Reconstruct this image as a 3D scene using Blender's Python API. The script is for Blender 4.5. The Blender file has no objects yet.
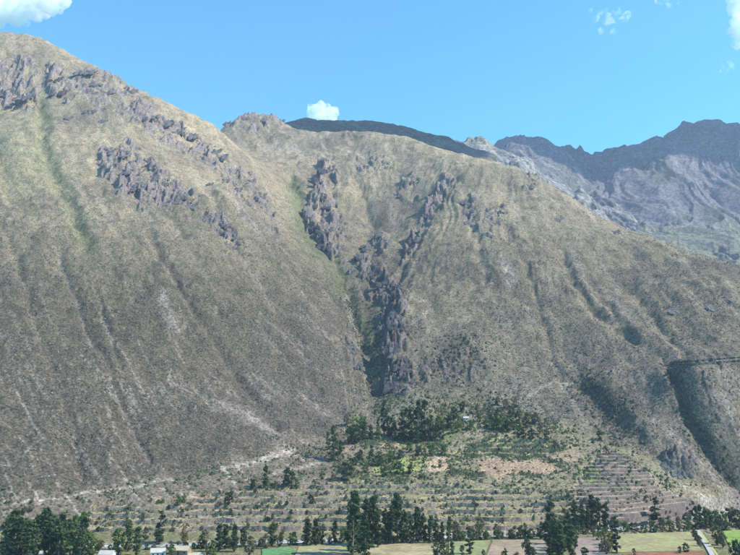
import bpy, math, random
import numpy as np
from mathutils import Vector, Matrix

# ------------------------------------------------------------------ camera, sky, sun
F, CX, CY = 740.0, 370.0, 277.5          # photo is 740x555, focal length in photo pixels
PITCH = math.radians(10.15)
CAMZ = 95.0
scn = bpy.context.scene
COL = scn.collection
cam = bpy.data.cameras.new('camera')
cam.sensor_width = 36.0
cam.lens = 36.0 * F / 740.0
cam.clip_start = 1.0
cam.clip_end = 60000.0
camo = bpy.data.objects.new('camera', cam)
COL.objects.link(camo)
camo.location = (0, 0, CAMZ)
camo.rotation_euler = (math.pi / 2 + PITCH, 0, 0)
scn.camera = camo

SUN = Vector((0.82, -0.16, 0.84)).normalized()      # towards the sun
sun_el = math.asin(SUN.z)
sun_az = math.atan2(SUN.x, SUN.y)                   # from +Y, clockwise
world = bpy.data.worlds.new('World')
scn.world = world
world.use_nodes = True
wn = world.node_tree
bg = wn.nodes['Background']
sky = wn.nodes.new('ShaderNodeTexSky')
sky.sky_type = 'NISHITA'
sky.sun_disc = False
sky.sun_elevation = sun_el
sky.sun_rotation = sun_az
sky.altitude = 1500
sky.air_density = 1.0
sky.dust_density = 0.3
sky.ozone_density = 1.0
gain = wn.nodes.new('ShaderNodeMix')
gain.data_type = 'RGBA'; gain.blend_type = 'MULTIPLY'
gain.inputs[0].default_value = 1.0
gain.inputs[7].default_value = (0.60, 1.58, 1.72, 1)
wn.links.new(sky.outputs[0], gain.inputs[6])
wn.links.new(gain.outputs[2], bg.inputs[0])
bg.inputs[1].default_value = 0.12
sl = bpy.data.lights.new('sun', 'SUN')
sl.energy = 5.0
sl.angle = math.radians(0.53)
sl.color = (1.0, 0.95, 0.87)
so = bpy.data.objects.new('sun', sl)
COL.objects.link(so)
so.rotation_euler = SUN.to_track_quat('Z', 'Y').to_euler()
scn.view_settings.view_transform = 'Standard'
scn.view_settings.look = 'None'
scn.view_settings.gamma = 1.0
scn.view_settings.use_curve_mapping = False
scn.view_settings.exposure = 0.64
scn.cycles.volume_bounces = 40
scn.cycles.max_bounces = 40
scn.cycles.use_denoising = True

random.seed(7)
RNG = np.random.default_rng(7)
CP, SP = math.cos(PITCH), math.sin(PITCH)

# ------------------------------------------------------------------ helpers
def P(px, py, D):
    """photo pixel + depth -> world point"""
    u = (px - CX) / F; v = (CY - py) / F
    dy = CP - v * SP; dz = SP + v * CP
    return (u * D / dy, D, CAMZ + dz * D / dy)

def GP(px, py, z=0.0):
    """photo pixel on the horizontal plane z"""
    v = (CY - py) / F
    dy = CP - v * SP; dz = SP + v * CP
    return P(px, py, (z - CAMZ) * dy / dz)

def proj(X, Y, Z):
    zz = Z - CAMZ
    w = np.maximum(Y * CP + zz * SP, 1e-3)
    return CX + F * X / w, CY - F * (-Y * SP + zz * CP) / w

def perl(x, y, seed=0):
    xi = np.floor(x).astype(np.int64); yi = np.floor(y).astype(np.int64)
    xf = x - xi; yf = y - yi
    def g(ix, iy):
        h = (ix * 374761393 + iy * 668265263 + seed * 982451653) & 0xFFFFFFFF
        h = ((h ^ (h >> 13)) * 1274126177) & 0xFFFFFFFF
        a = ((h ^ (h >> 16)) & 0xFFFF) * (2 * math.pi / 65536.0)
        return np.cos(a), np.sin(a)
    u = xf * xf * xf * (xf * (xf * 6 - 15) + 10); v = yf * yf * yf * (yf * (yf * 6 - 15) + 10)
    def d(ix, iy, dx, dy):
        a, b = g(ix, iy); return a * dx + b * dy
    n00 = d(xi, yi, xf, yf); n10 = d(xi + 1, yi, xf - 1, yf)
    n01 = d(xi, yi + 1, xf, yf - 1); n11 = d(xi + 1, yi + 1, xf - 1, yf - 1)
    return 1.5 * ((n00 * (1 - u) + n10 * u) * (1 - v) + (n01 * (1 - u) + n11 * u) * v)

def fbm(x, y, o=4, seed=0, gain=0.5):
    s = 0; a = 1.0
    for i in range(o):
        s = s + a * perl(x * 2 ** i + 17.3 * i, y * 2 ** i - 9.1 * i, seed + i); a *= gain
    return s

def ridged(x, y, o=4, seed=0, gain=0.5):
    s = 0; a = 1.0
    for i in range(o):
        s = s + a * (1 - 2 * np.abs(perl(x * 2 ** i + 5.7 * i, y * 2 ** i + 3.3 * i, seed + i))); a *= gain
    return s

def sstep(a, b, x):
    t = np.clip((x - a) / (b - a), 0, 1); return t * t * (3 - 2 * t)

def pl_dist(px, py, pts, signed=False):
    """distance to a polyline; also side (+ = right of the travel direction on screen) and arc position"""
    best = np.full(px.shape, 1e9); side = np.zeros(px.shape); arc = np.zeros(px.shape); acc = 0.0
    for (x0, y0), (x1, y1) in zip(pts[:-1], pts[1:]):
        dx, dy = x1 - x0, y1 - y0; L = math.hypot(dx, dy)
        t = np.clip(((px - x0) * dx + (py - y0) * dy) / (L * L), 0, 1)
        d = np.hypot(px - x0 - t * dx, py - y0 - t * dy)
        m = d < best
        best = np.where(m, d, best)
        if signed:
            side = np.where(m, np.sign(dx * (py - y0) - dy * (px - x0)), side)
            arc = np.where(m, acc + t * L, arc)
        acc += L
    if signed: return best, -side, arc / acc
    return best

def in_poly(px, py, pts):
    r = np.zeros(px.shape, bool); n = len(pts)
    for i in range(n):
        x0, y0 = pts[i]; x1, y1 = pts[(i + 1) % n]
        if y0 == y1: continue
        c = (y0 > py) != (y1 > py)
        r ^= c & (px < (x1 - x0) * (py - y0) / (y1 - y0) + x0)
    return r

def poly_mask(px, py, pts, soft):
    d = pl_dist(px, py, list(pts) + [pts[0]])
    s = np.where(in_poly(px, py, pts), d, -d)
    return sstep(-soft, soft, s)

class TPS:
    def __init__(self, pts, lam=1e-5):
        a = np.array(pts, float); self.c = a[:, :2] / 1000.0; n = len(a)
        K = self.U(np.hypot(*(self.c[:, None, :] - self.c[None, :, :]).transpose(2, 0, 1))) + lam * np.eye(n)
        Q = np.c_[np.ones(n), self.c]
        M = np.zeros((n + 3, n + 3)); M[:n, :n] = K; M[:n, n:] = Q; M[n:, :n] = Q.T
        self.w = np.linalg.solve(M, np.r_[a[:, 2], np.zeros(3)])
    @staticmethod
    def U(r):
        return np.where(r > 1e-9, r * r * np.log(np.maximum(r, 1e-9)), 0)
    def __call__(self, X, Y):
        x = X.ravel() / 1000.0; y = Y.ravel() / 1000.0
        out = self.w[-3] + self.w[-2] * x + self.w[-1] * y
        for i, (cx, cy) in enumerate(self.c):
            r2 = (x - cx) ** 2 + (y - cy) ** 2
            out += self.w[i] * 0.5 * r2 * np.log(np.maximum(r2, 1e-18))
        return out.reshape(X.shape)

def tag(o, label=None, cat=None, group=None, kind=None):
    if label: o['label'] = label
    if cat: o['category'] = cat
    if group: o['group'] = group
    if kind: o['kind'] = kind
    return o

def np_mesh(name, verts, faces, mat, smooth=False, colors=None):
    """verts (n,3), faces (m,k) int array, optional per-vertex colours"""
    verts = np.asarray(verts, np.float32); faces = np.asarray(faces, np.int32)
    me = bpy.data.meshes.new(name)
    n, m, k = len(verts), len(faces), faces.shape[1]
    me.vertices.add(n); me.vertices.foreach_set('co', verts.ravel())
    me.loops.add(m * k); me.loops.foreach_set('vertex_index', faces.ravel())
    me.polygons.add(m); me.polygons.foreach_set('loop_start', np.arange(0, m * k, k, dtype=np.int32))
    me.polygons.foreach_set('use_smooth', np.full(m, smooth))
    if colors is not None:
        at = me.attributes.new('tint', 'FLOAT_COLOR', 'POINT')
        c = np.ones((n, 4), np.float32); c[:, :colors.shape[1]] = colors
        at.data.foreach_set('color', c.ravel())
    me.update(calc_edges=True); me.validate()
    if mat: me.materials.append(mat)
    return me

def mobj(name, me, parent=None):
    o = bpy.data.objects.new(name, me); COL.objects.link(o)
    if parent: o.parent = parent
    return o

def empty(name, loc, rz=0.0):
    o = bpy.data.objects.new(name, None); COL.objects.link(o)
    o.location = loc; o.rotation_euler = (0, 0, rz); o.empty_display_size = 1
    return o

class MB:
    def __init__(self): self.v = []; self.f = []
    def add(self, vs, fs):
        b = len(self.v); self.v += [tuple(p) for p in vs]; self.f += [tuple(i + b for i in f) for f in fs]
    def box(self, x0, x1, y0, y1, z0, z1):
        self.add([(x0,y0,z0),(x1,y0,z0),(x1,y1,z0),(x0,y1,z0),(x0,y0,z1),(x1,y0,z1),(x1,y1,z1),(x0,y1,z1)],
                 [(3,2,1,0),(4,5,6,7),(0,1,5,4),(1,2,6,5),(2,3,7,6),(3,0,4,7)])
    def tube(self, pts, rad, n=6):
        b = len(self.v); pts = [Vector(p) for p in pts]
        for i, p in enumerate(pts):
            d = (pts[min(i + 1, len(pts) - 1)] - pts[max(i - 1, 0)]).normalized()
            a = d.orthogonal().normalized(); c = d.cross(a)
            for k in range(n):
                t = 2 * math.pi * k / n
                self.v.append(tuple(p + (a * math.cos(t) + c * math.sin(t)) * rad[i]))
        for i in range(len(pts) - 1):
            for k in range(n):
                k2 = (k + 1) % n
                self.f.append((b + i*n + k, b + i*n + k2, b + (i+1)*n + k2, b + (i+1)*n + k))
        self.f.append(tuple(b + k for k in range(n))[::-1])
        self.f.append(tuple(b + (len(pts)-1)*n + k for k in range(n)))
    def mesh(self, name, mat, smooth=False):
        me = bpy.data.meshes.new(name); me.from_pydata(self.v, [], self.f); me.update()
        if mat: me.materials.append(mat)
        if smooth: me.polygons.foreach_set('use_smooth', [True] * len(me.polygons))
        return me

ONES = ('first second third fourth fifth sixth seventh eighth ninth tenth eleventh twelfth thirteenth fourteenth fifteenth '
        'sixteenth seventeenth eighteenth nineteenth twentieth').split()
TENS = {20: 'twenty', 30: 'thirty', 40: 'forty', 50: 'fifty', 60: 'sixty', 70: 'seventy', 80: 'eighty', 90: 'ninety'}
def ordw(n):                                  # 1 -> first
    if n <= 20: return ONES[n - 1]
    t = n // 10 * 10
    if n == t: return TENS[t][:-1] + 'ieth'
    return TENS[t] + '-' + ONES[n - t - 1]

# ------------------------------------------------------------------ materials
def new_mat(name):
    m = bpy.data.materials.new(name); m.use_nodes = True
    nt = m.node_tree; b = nt.nodes['Principled BSDF']
    b.inputs['Specular IOR Level'].default_value = 0.15
    b.inputs['Roughness'].default_value = 0.9
    return m, nt, b

def nz(nt, scale, detail=4, rough=0.55, coord=None):
    n = nt.nodes.new('ShaderNodeTexNoise'); n.inputs['Scale'].default_value = scale
    n.inputs['Detail'].default_value = detail; n.inputs['Roughness'].default_value = rough
    if coord is not None: nt.links.new(coord, n.inputs['Vector'])
    return n

def mapr(nt, src, a, b, c, d):
    m = nt.nodes.new('ShaderNodeMapRange')
    m.inputs[1].default_value = a; m.inputs[2].default_value = b; m.inputs[3].default_value = c; m.inputs[4].default_value = d
    nt.links.new(src, m.inputs[0]); return m.outputs[0]

def mul(nt, col, fac):
    m = nt.nodes.new('ShaderNodeVectorMath'); m.operation = 'SCALE'
    nt.links.new(col, m.inputs[0]); nt.links.new(fac, m.inputs['Scale']); return m.outputs[0]

def mixc(nt, fac, a, b):
    m = nt.nodes.new('ShaderNodeMix'); m.data_type = 'RGBA'
    for s, v in ((m.inputs[0], fac), (m.inputs[6], a), (m.inputs[7], b)):
        if isinstance(v, (tuple, float)): s.default_value = v if isinstance(v, float) else (*v, 1)
        else: nt.links.new(v, s)
    return m.outputs[2]

def terrain_mat(name, fine=0.6, bump=0.8):
    m, nt, b = new_mat(name)
    g = nt.nodes.new('ShaderNodeNewGeometry').outputs['Position']
    at = nt.nodes.new('ShaderNodeAttribute'); at.attribute_name = 'tint'
    n1 = nz(nt, fine, 5, 0.65, g); n2 = nz(nt, fine * 0.12, 4, 0.6, g)
    c = mul(nt, at.outputs['Color'], mapr(nt, n1.outputs[0], 0.34, 0.66, 0.30, 1.70))
    c = mul(nt, c, mapr(nt, n2.outputs[0], 0.3, 0.7, 0.80, 1.20))
    nt.links.new(c, b.inputs['Base Color'])
    bp = nt.nodes.new('ShaderNodeBump'); bp.inputs['Strength'].default_value = bump; bp.inputs['Distance'].default_value = 0.8
    nt.links.new(n1.outputs[0], bp.inputs['Height']); nt.links.new(bp.outputs[0], b.inputs['Normal'])
    return m

def simple_mat(name, col, var=0.3, scale=1.0, bump=0.3, rough=0.9, col2=None):
    m, nt, b = new_mat(name); b.inputs['Roughness'].default_value = rough
    g = nt.nodes.new('ShaderNodeNewGeometry').outputs['Position']
    n1 = nz(nt, scale, 5, 0.65, g); n2 = nz(nt, scale * 0.17, 3, 0.6, g)
    base = mixc(nt, mapr(nt, n2.outputs[0], 0.35, 0.65, 0, 1), col, col2 or tuple(x * 0.85 for x in col))
    nt.links.new(mul(nt, base, mapr(nt, n1.outputs[0], 0.3, 0.7, 1 - var, 1 + var)), b.inputs['Base Color'])
    bp = nt.nodes.new('ShaderNodeBump'); bp.inputs['Strength'].default_value = bump; bp.inputs['Distance'].default_value = 0.3
    nt.links.new(n1.outputs[0], bp.inputs['Height']); nt.links.new(bp.outputs[0], b.inputs['Normal'])
    return m

def leaf_mat(name, col, col2):
    m, nt, b = new_mat(name)
    oi = nt.nodes.new('ShaderNodeObjectInfo').outputs['Random']
    g = nt.nodes.new('ShaderNodeNewGeometry')
    n1 = nz(nt, 0.55, 3, 0.6, g.outputs['Position'])
    base = mixc(nt, oi, col, col2)
    k = mul(nt, base, mapr(nt, n1.outputs[0], 0.3, 0.7, 0.6, 1.45))
    k = mul(nt, k, mapr(nt, g.outputs['Random Per Island'], 0, 1, 0.75, 1.25))
    nt.links.new(k, b.inputs['Base Color'])
    tr = nt.nodes.new('ShaderNodeBsdfTranslucent'); nt.links.new(k, tr.inputs['Color'])
    mx = nt.nodes.new('ShaderNodeMixShader'); mx.inputs[0].default_value = 0.25
    nt.links.new(b.outputs[0], mx.inputs[1]); nt.links.new(tr.outputs[0], mx.inputs[2])
    nt.links.new(mx.outputs[0], nt.nodes['Material Output'].inputs['Surface'])
    return m

M_terrain = terrain_mat('hillside', 0.45, 0.9)
M_far = terrain_mat('far_rock', 0.06, 0.6)
M_rock = simple_mat('crag_rock', (0.150, 0.136, 0.130), 0.5, 0.25, 0.9, 0.9, (0.085, 0.077, 0.080))
M_rock_shade = simple_mat('dark_crag_rock', (0.092, 0.082, 0.082), 0.55, 0.25, 1.0, 0.9, (0.048, 0.044, 0.048))  # crag rock darkened to stand in for shade on the cliff faces
M_wall = simple_mat('terrace_stone', (0.300, 0.222, 0.188), 0.55, 0.8, 1.0, 0.95, (0.190, 0.165, 0.110))
M_wallu = simple_mat('overgrown_wall', (0.235, 0.195, 0.115), 0.5, 0.8, 1.0, 0.95, (0.140, 0.140, 0.070))
M_wallb = simple_mat('terrace_stone_mauve', (0.215, 0.158, 0.142), 0.5, 0.8, 1.0, 0.95, (0.150, 0.120, 0.095))
M_trunk = simple_mat('bark', (0.20, 0.17, 0.14), 0.3, 2.0, 0.5)
M_euc = leaf_mat('eucalyptus_leaf', (0.052, 0.080, 0.036), (0.092, 0.122, 0.050))
M_dark = leaf_mat('conifer_leaf', (0.032, 0.052, 0.024), (0.054, 0.080, 0.034))
M_green = leaf_mat('broadleaf', (0.070, 0.125, 0.035), (0.130, 0.170, 0.050))
M_olive = leaf_mat('scrub_leaf', (0.095, 0.105, 0.055), (0.165, 0.150, 0.080))
M_gold = leaf_mat('golden_leaf', (0.210, 0.165, 0.055), (0.170, 0.160, 0.055))

# ------------------------------------------------------------------ near terrain: control points (pixel, depth)
ctl = []
for D in (60, 150, 260, 370, 470, 540):
    for X in (-700, -330, -160, 0, 160, 330, 700):
        ctl.append((X * (0.5 + D / 700), D, 0.0 if D > 200 else (200 - D) * 0.62))
for px in (-80, 0, 90, 190, 290, 380, 470, 560): ctl.append(P(px, 534.5, 596)[:2] + (0.4,))
for px, py in ((600, 531), (645, 526.5), (690, 518), (740, 511), (800, 504)): ctl.append(GP(px, py, 0.2))
fan = [(-80,511,612),(0,505,622),(120,491,662),(120,512,628),(250,466,742),(250,490,682),(250,515,634),(330,441,832),(330,490,688),(330,515,636),
       (400,430,862),(400,460,770),(400,490,692),(400,515,638),(470,422,858),(470,460,772),(470,490,694),(470,515,640),
       (560,427,842),(560,460,768),(560,490,694),(560,515,644),(640,458,772),(640,490,704),(640,512,664),(700,489,738),(740,502,745),
       (370,436,838),(500,440,815)]
mtn = [# left mountain
       (-90,300,880),(-90,150,1340),(-90,45,1850),(0,400,742),(0,300,897),(0,220,1105),(0,150,1350),(0,90,1620),(14,37,1890),(-40,52,1880),
       (60,54,1850),(100,71,1790),(150,95,1740),(185,112,1725),(214,126,1715),
       (120,400,780),(120,300,935),(120,220,1140),(120,150,1400),(60,150,1380),(60,300,915),(60,100,1590),
       (180,300,965),(180,220,1180),(180,150,1500),(250,400,860),(250,300,1010),(250,240,1170),(225,180,1430),(250,200,1345),(240,150,1640),
       (300,350,975),(300,300,1065),(310,400,890),(290,260,1180),(340,400,918),(270,190,1520),(256,165,1700),
       # gully bed
       (375,398,940),(363,345,1072),(352,300,1195),(335,262,1310),(312,236,1420),(301,210,1530),(292,185,1680),(270,160,1890),(255,148,2040),
       # back peak and crest
       (232,124,2180),(250,115,2220),(272,117,2250),(296,131,2200),(320,134,2120),(345,134,2060),(372,136,1990),(400,139,1930),(430,145,1870),
       (450,151,1820),(480,160,1740),(520,174,1650),(560,194,1560),(600,216,1470),(640,236,1390),(680,253,1310),(740,266,1230),(810,285,1150),
       (265,135,2120),(300,150,1960),(330,160,1830),(400,160,1760),
       # central face
       (340,200,1590),(352,240,1430),(370,280,1270),(396,300,1165),(397,330,1075),(398,360,1000),(404,394,915),(372,220,1530),
       (450,405,905),(450,370,975),(450,330,1055),(450,285,1175),(450,250,1285),(450,200,1480),(400,250,1335),(410,205,1530),
       (520,415,880),(520,380,950),(520,330,1060),(520,280,1180),(520,240,1300),(500,200,1450),(570,240,1300),
       (600,430,835),(600,380,930),(600,330,1030),(600,280,1160),(650,400,865),(650,350,960),(650,300,1085),(650,270,1190),
       (700,310,1020),(740,330,952),(740,300,1040),(740,362,872),(700,364,880),(680,366,886),(740,400,822),(740,440,782),(700,440,788),
       (660,440,802),(676,380,852),(690,420,806),(720,460,770),(700,470,762),(740,475,762),(810,350,890),(810,420,805),(810,480,765),(810,300,1010)]
ctl += [P(*c) for c in fan] + [P(*c) for c in mtn]
for px, py, D, dd, dz in [(-40,52,1880,380,-170),(14,37,1890,380,-190),(60,54,1850,360,-200),(100,71,1790,330,-190),(150,95,1740,280,-150),(-90,45,1850,400,-150),
                          (250,115,2220,300,-120),(296,127,2200,300,-150),(345,126,2060,320,-190),(400,134,1930,320,-200),(450,149,1820,320,-200),(520,174,1650,320,-200),
                          (600,216,1470,320,-190),(680,253,1310,320,-170),(740,266,1230,320,-170),(810,285,1150,320,-160)]:
    x, y, z = P(px, py, D); k = (D + dd) / D
    ctl.append((x * k, D + dd, z + dz))
    ctl.append((x * (D + 70) / D, D + 70, z - 14))
base_tps = TPS(ctl)

tin = np.tan(np.radians(np.linspace(-29.6, 29.6, 820)))
TC = np.r_[-0.95, -0.80, -0.70, -0.62, tin, 0.62, 0.70, 0.80, 0.95]
YR = np.r_[np.arange(60, 480, 15.0), np.arange(480, 600, 3.0), np.arange(600, 790, 0.9), np.arange(790, 1000, 1.5),
           np.arange(1000, 1500, 2.0), np.arange(1500, 2300, 3.2), np.arange(2300, 2620, 12.0)]
GY, GT = np.meshgrid(YR, TC, indexing='ij')
GX = GY * GT
ZB = base_tps(GX, GY)
GPX, GPY = proj(GX, GY, ZB)
# wobbled pixel coordinates for irregular edges of masks
wx = fbm(GX / 45, GY / 45, 4, 31); wy = fbm(GX / 45, GY / 45, 4, 57)
QX = GPX + 3.2 * wx; QY = GPY + 2.4 * wy

base_line = np.interp(GPX, [-200, 0, 120, 250, 330, 372, 440, 560, 640, 700, 740, 900], [512, 503, 489, 464, 439, 402, 410, 426, 458, 488, 502, 520])
hill = sstep(-2, 14, base_line - GPY) * sstep(560, 640, GY)        # 1 on the mountain slopes
flat = 1 - sstep(0.5, 8.0, ZB) * sstep(560, 610, GY)

Z = ZB.copy()
Z = np.where(GY < 600, np.clip(ZB, -0.4, 0.6) * 0.3, Z)
Z = np.where(GY < 240, np.clip((150 - GY) * 0.85, 0, 70), Z)
# ribs and furrows running down the slopes
kk = np.interp(GPX, [-100, 250, 340, 400, 440, 520, 600, 760], [0.5, 0.62, 0.9, -0.6, -0.5, 0.35, 0.8, 0.95])
rc = GPX - kk * (GPY - 280)
scale = GY / 1200.0
rcw = rc + 16 * fbm(GX / 150, GY / 150, 3, 88)
ribm = 0.25 + 0.75 * sstep(-.3, .6, fbm(GX / 260, GY / 260, 2, 89))
rib = ribm * (ridged(rcw / 42.0, GPY / 150.0, 3, 91) * 3.6 + ridged(rcw / 13.0 + 3, GPY / 60.0, 3, 77) * 1.0)
Z += hill * rib * scale
Z += hill * (10.0 * fbm(GX / 150, GY / 190, 3, 5) + 3.0 * fbm(GX / 36, GY / 44, 3, 6) + 0.9 * fbm(GX / 9, GY / 11, 3, 8))
Z += (1 - hill) * (1 - flat) * (1.2 * fbm(GX / 40, GY / 40, 4, 9) + 0.25 * fbm(GX / 5, GY / 5, 2, 10))

# carved gullies: (pixel polyline, half width px, depth m)
gullies = [
    ([(290,182),(301,212),(312,238),(335,262),(352,300),(363,345),(374,392)], 5, 9),
    ([(560,256),(576,284),(600,314),(632,338)], 5, 11),
    ([(588,276),(606,300),(640,345)], 4, 6),
    ([(150,232),(180,290),(214,340),(252,392),(280,430)], 5, 8),
    ([(60,258),(80,310),(100,350),(128,415),(155,468)], 4, 5),
    ([(95,290),(110,335),(125,380)], 3, 4),
    ([(40,105),(44,150),(68,200),(85,240)], 7, 10),
    ([(455,180),(430,215),(410,250),(392,285)], 5, 10),
    ([(356,180),(372,225),(360,262)], 6, 8),
    ([(466,205),(478,245),(486,280)], 5, 7),
    ([(572,376),(596,400),(630,440),(650,462)], 9, 7),
    ([(505,225),(530,280),(545,330),(560,375)], 4, 5),
    ([(230,170),(262,215),(290,260),(325,320)], 6, 9),
    ([(195,170),(235,240),(290,330),(320,390)], 5, 6),
    ([(10,240),(40,330),(70,420),(85,480)], 5, 5),
    ([(640,300),(672,345),(690,362)], 5, 6),
]
gmask = np.zeros(Z.shape)
for pts, w, dep in gullies:
    d = pl_dist(QX, QY, pts)
    g = np.exp(-(d / w) ** 2); Z -= g * dep * scale * hill; gmask = np.maximum(gmask, g)
# asymmetric ravine on the right: its steep flank rises on the right side and faces left
rav = [(668,366),(676,388),(688,420),(706,450),(728,478),(748,500)]
d, sd, ar = pl_dist(QX, QY, rav, True)
right = sd < 0
rr = (GY > 640) & in_poly(GPX, GPY, [(668,363),(860,352),(860,560),(748,502),(728,479),(706,451),(688,421),(676,389)])
Z += np.where(rr, 11 * (sstep(0, 24, d) - 0.6 * sstep(24, 90, d)), 0) * sstep(355, 368, GPY) * sstep(505, 480, GPY)
Z -= 7 * np.exp(-(d / 5) ** 2) * sstep(355, 372, GPY) * hill
d2, _, _ = pl_dist(QX, QY, [(574,374),(590,396),(612,420),(640,450)], True)
r2 = (GY > 640) & in_poly(GPX, GPY, [(574,374),(640,372),(680,440),(640,450),(612,420),(590,396)])
Z += np.where(r2, 5 * (sstep(0, 12, d2) * (1 - sstep(14, 40, d2))), 0)
# bench of the road cut into the right-hand slope
ROADCUT = [(672,362.5),(700,360.5),(740,357.5),(800,352)]
dr = pl_dist(GPX, GPY, ROADCUT)

# crags --------------------------------------------------------------
crag_polys = [
    ([(-40,62),(30,56),(40,82),(36,112),(-40,112)], 1.0),
    ([(45,72),(64,66),(78,92),(62,104)], 1.0),
    ([(70,68),(128,74),(152,104),(205,138),(222,170),(190,158),(150,136),(112,116),(78,96)], 0.8),
    ([(98,148),(128,142),(168,176),(204,206),(180,214),(140,208),(104,176)], 1.0),
    ([(204,214),(226,218),(246,246),(228,246)], 1.0),
    ([(206,150),(246,168),(284,232),(262,240),(226,196)], 0.55),
    ([(330,160),(318,190),(312,216),(330,252),(344,256),(346,226),(336,200),(340,172)], 1.0),
    ([(362,244),(386,230),(392,246),(374,262),(356,272)], 0.8),
    ([(358,262),(392,268),(408,318),(412,398),(384,396),(384,346),(382,310),(356,290)], 1.0),
    ([(412,366),(470,344),(476,384),(430,400)], 0.55),
    ([(446,176),(456,182),(436,214),(410,252),(402,246),(424,212)], 1.0),
    ([(458,194),(504,204),(506,228),(474,232)], 0.55),
    ([(352,158),(392,158),(394,172),(356,178)], 0.6),
    ([(398,182),(418,170),(420,196),(404,202)], 0.6),
    ([(240,108),(280,112),(292,124),(250,132),(220,128)], 0.8),
    ([(660,458),(690,455),(704,474),(680,484)], 0.8),
    ([(346,336),(366,330),(368,372),(352,360)], 0.6),
    ([(524,178),(538,178),(538,190),(524,190)], 0.9),
    ([(690,300),(740,300),(740,312),(690,312)], 0.35),
    ([(700,374),(760,364),(760,470),(722,452)], 0.45),
]
rock = np.zeros(Z.shape)
for pts, s in crag_polys:
    rock = np.maximum(rock, s * poly_mask(QX, QY, pts, 3.5))
blk = fbm(GX / 26, GY / 34, 4, 41, 0.6)
rock = rock * sstep(-0.12, 0.22, blk + 0.30 * rock - 0.22)
cu = GX + 6 * fbm(GX / 14, GY / 14, 2, 46); cv = GY + 6 * fbm(GX / 14, GY / 14, 2, 47)
def plate(x, y, seed, w): return sstep(-w, w, fbm(x, y, 2, seed, 0.5))
zz = ZB / 21.0 + 1.3 * fbm(GX / 45, GY / 45, 3, 43)
st = np.floor(zz) + sstep(0.30, 0.70, zz - np.floor(zz)) - zz
Z += rock * hill * (9.0 * st + 13.0 * plate(cu / 40, cv / 80, 48, 0.10) + 5.0 * plate(cu / 17 + 3, cv / 36, 49, 0.14) + 1.2 * fbm(GX / 7, GY / 14, 3, 50, 0.6) - 7)

# broken cliff lines: the ground on the right of each line stands higher, so the face looks left
cliffs = [([(366,268),(380,276),(391,292),(394,312),(390,334),(392,352),(387,372),(388,394)], 17, 26, 1.0),
          ([(374,300),(384,318),(382,345)], 12, 14, .7),
          ([(328,162),(319,178),(317,196),(308,212),(310,228),(322,242),(332,258)], 20, 20, 1.0),
          ([(322,190),(322,212),(332,240)], 10, 12, .7),
          ([(455,176),(440,192),(430,208),(418,228),(408,246),(396,266)], 16, 18, .9),
          ([(386,228),(370,246),(356,262),(350,272)], 12, 14, .8),
          ([(470,196),(463,206),(470,226)], 9, 12, .7), ([(404,180),(398,192),(404,204)], 9, 10, .7), ([(360,160),(357,172)], 9, 10, .7), ([(492,206),(486,226),(494,240)], 9, 12, .7),
          ([(104,146),(100,160),(112,180),(124,200)], 13, 12, .9), ([(122,146),(120,166),(134,190),(150,206)], 13, 12, .9), ([(150,160),(156,178),(168,206)], 11, 10, .8), ([(176,180),(178,206)], 12, 10, .8),
          ([(52,66),(46,82),(54,100)], 18, 14, 1.0), ([(2,60),(-2,84),(6,108)], 18, 12, 1.0), ([(20,58),(16,84),(22,110)], 18, 12, 1.0), ([(76,70),(84,88),(98,100)], 11, 10, .8),
          ([(118,66),(114,76)], 12, 8, .9), ([(140,96),(136,116),(150,126)], 13, 10, .9), ([(160,110),(160,128)], 11, 9, .8), ([(180,120),(176,140)], 11, 9, .8), ([(208,140),(206,158),(216,168)], 14, 10, .9),
          ([(206,212),(210,222)], 10, 8, .8), ([(222,218),(226,238)], 13, 9, .9), ([(228,174),(238,196)], 9, 8, .6), ([(250,172),(256,196),(268,216)], 9, 8, .6),
          ([(666,460),(662,474)], 8, 12, .8), ([(676,458),(674,480)], 8, 10, .8), ([(352,330),(350,352),(358,374)], 8, 10, .6)]
CXW = GPX + 5.5 * fbm(GX / 20, GY / 34, 4, 32, 0.6); CYW = GPY + 3.5 * fbm(GX / 20, GY / 30, 4, 33, 0.6)
for pts, hgt, dec, am in cliffs:
    dd_, sd_, ar_ = pl_dist(CXW, CYW, pts, True)
    near = dd_ < dec * 2.2
    sg = dd_ * sd_
    ends = sstep(0, .12, ar_) * sstep(1.0, .88, ar_)
    Z += np.where(near, am * hgt * sstep(-1.2, 1.2, sg) * np.exp(-np.maximum(sg, 0) / (dec * .45)) * sstep(2.2 * dec, 1.2 * dec, dd_) * ends * (0.55 + 0.75 * sstep(-.5, .5, blk)), 0) * hill
    rock = np.maximum(rock, np.where(near, am * ends * np.exp(-(dd_ / 3.6) ** 2), 0))

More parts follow.
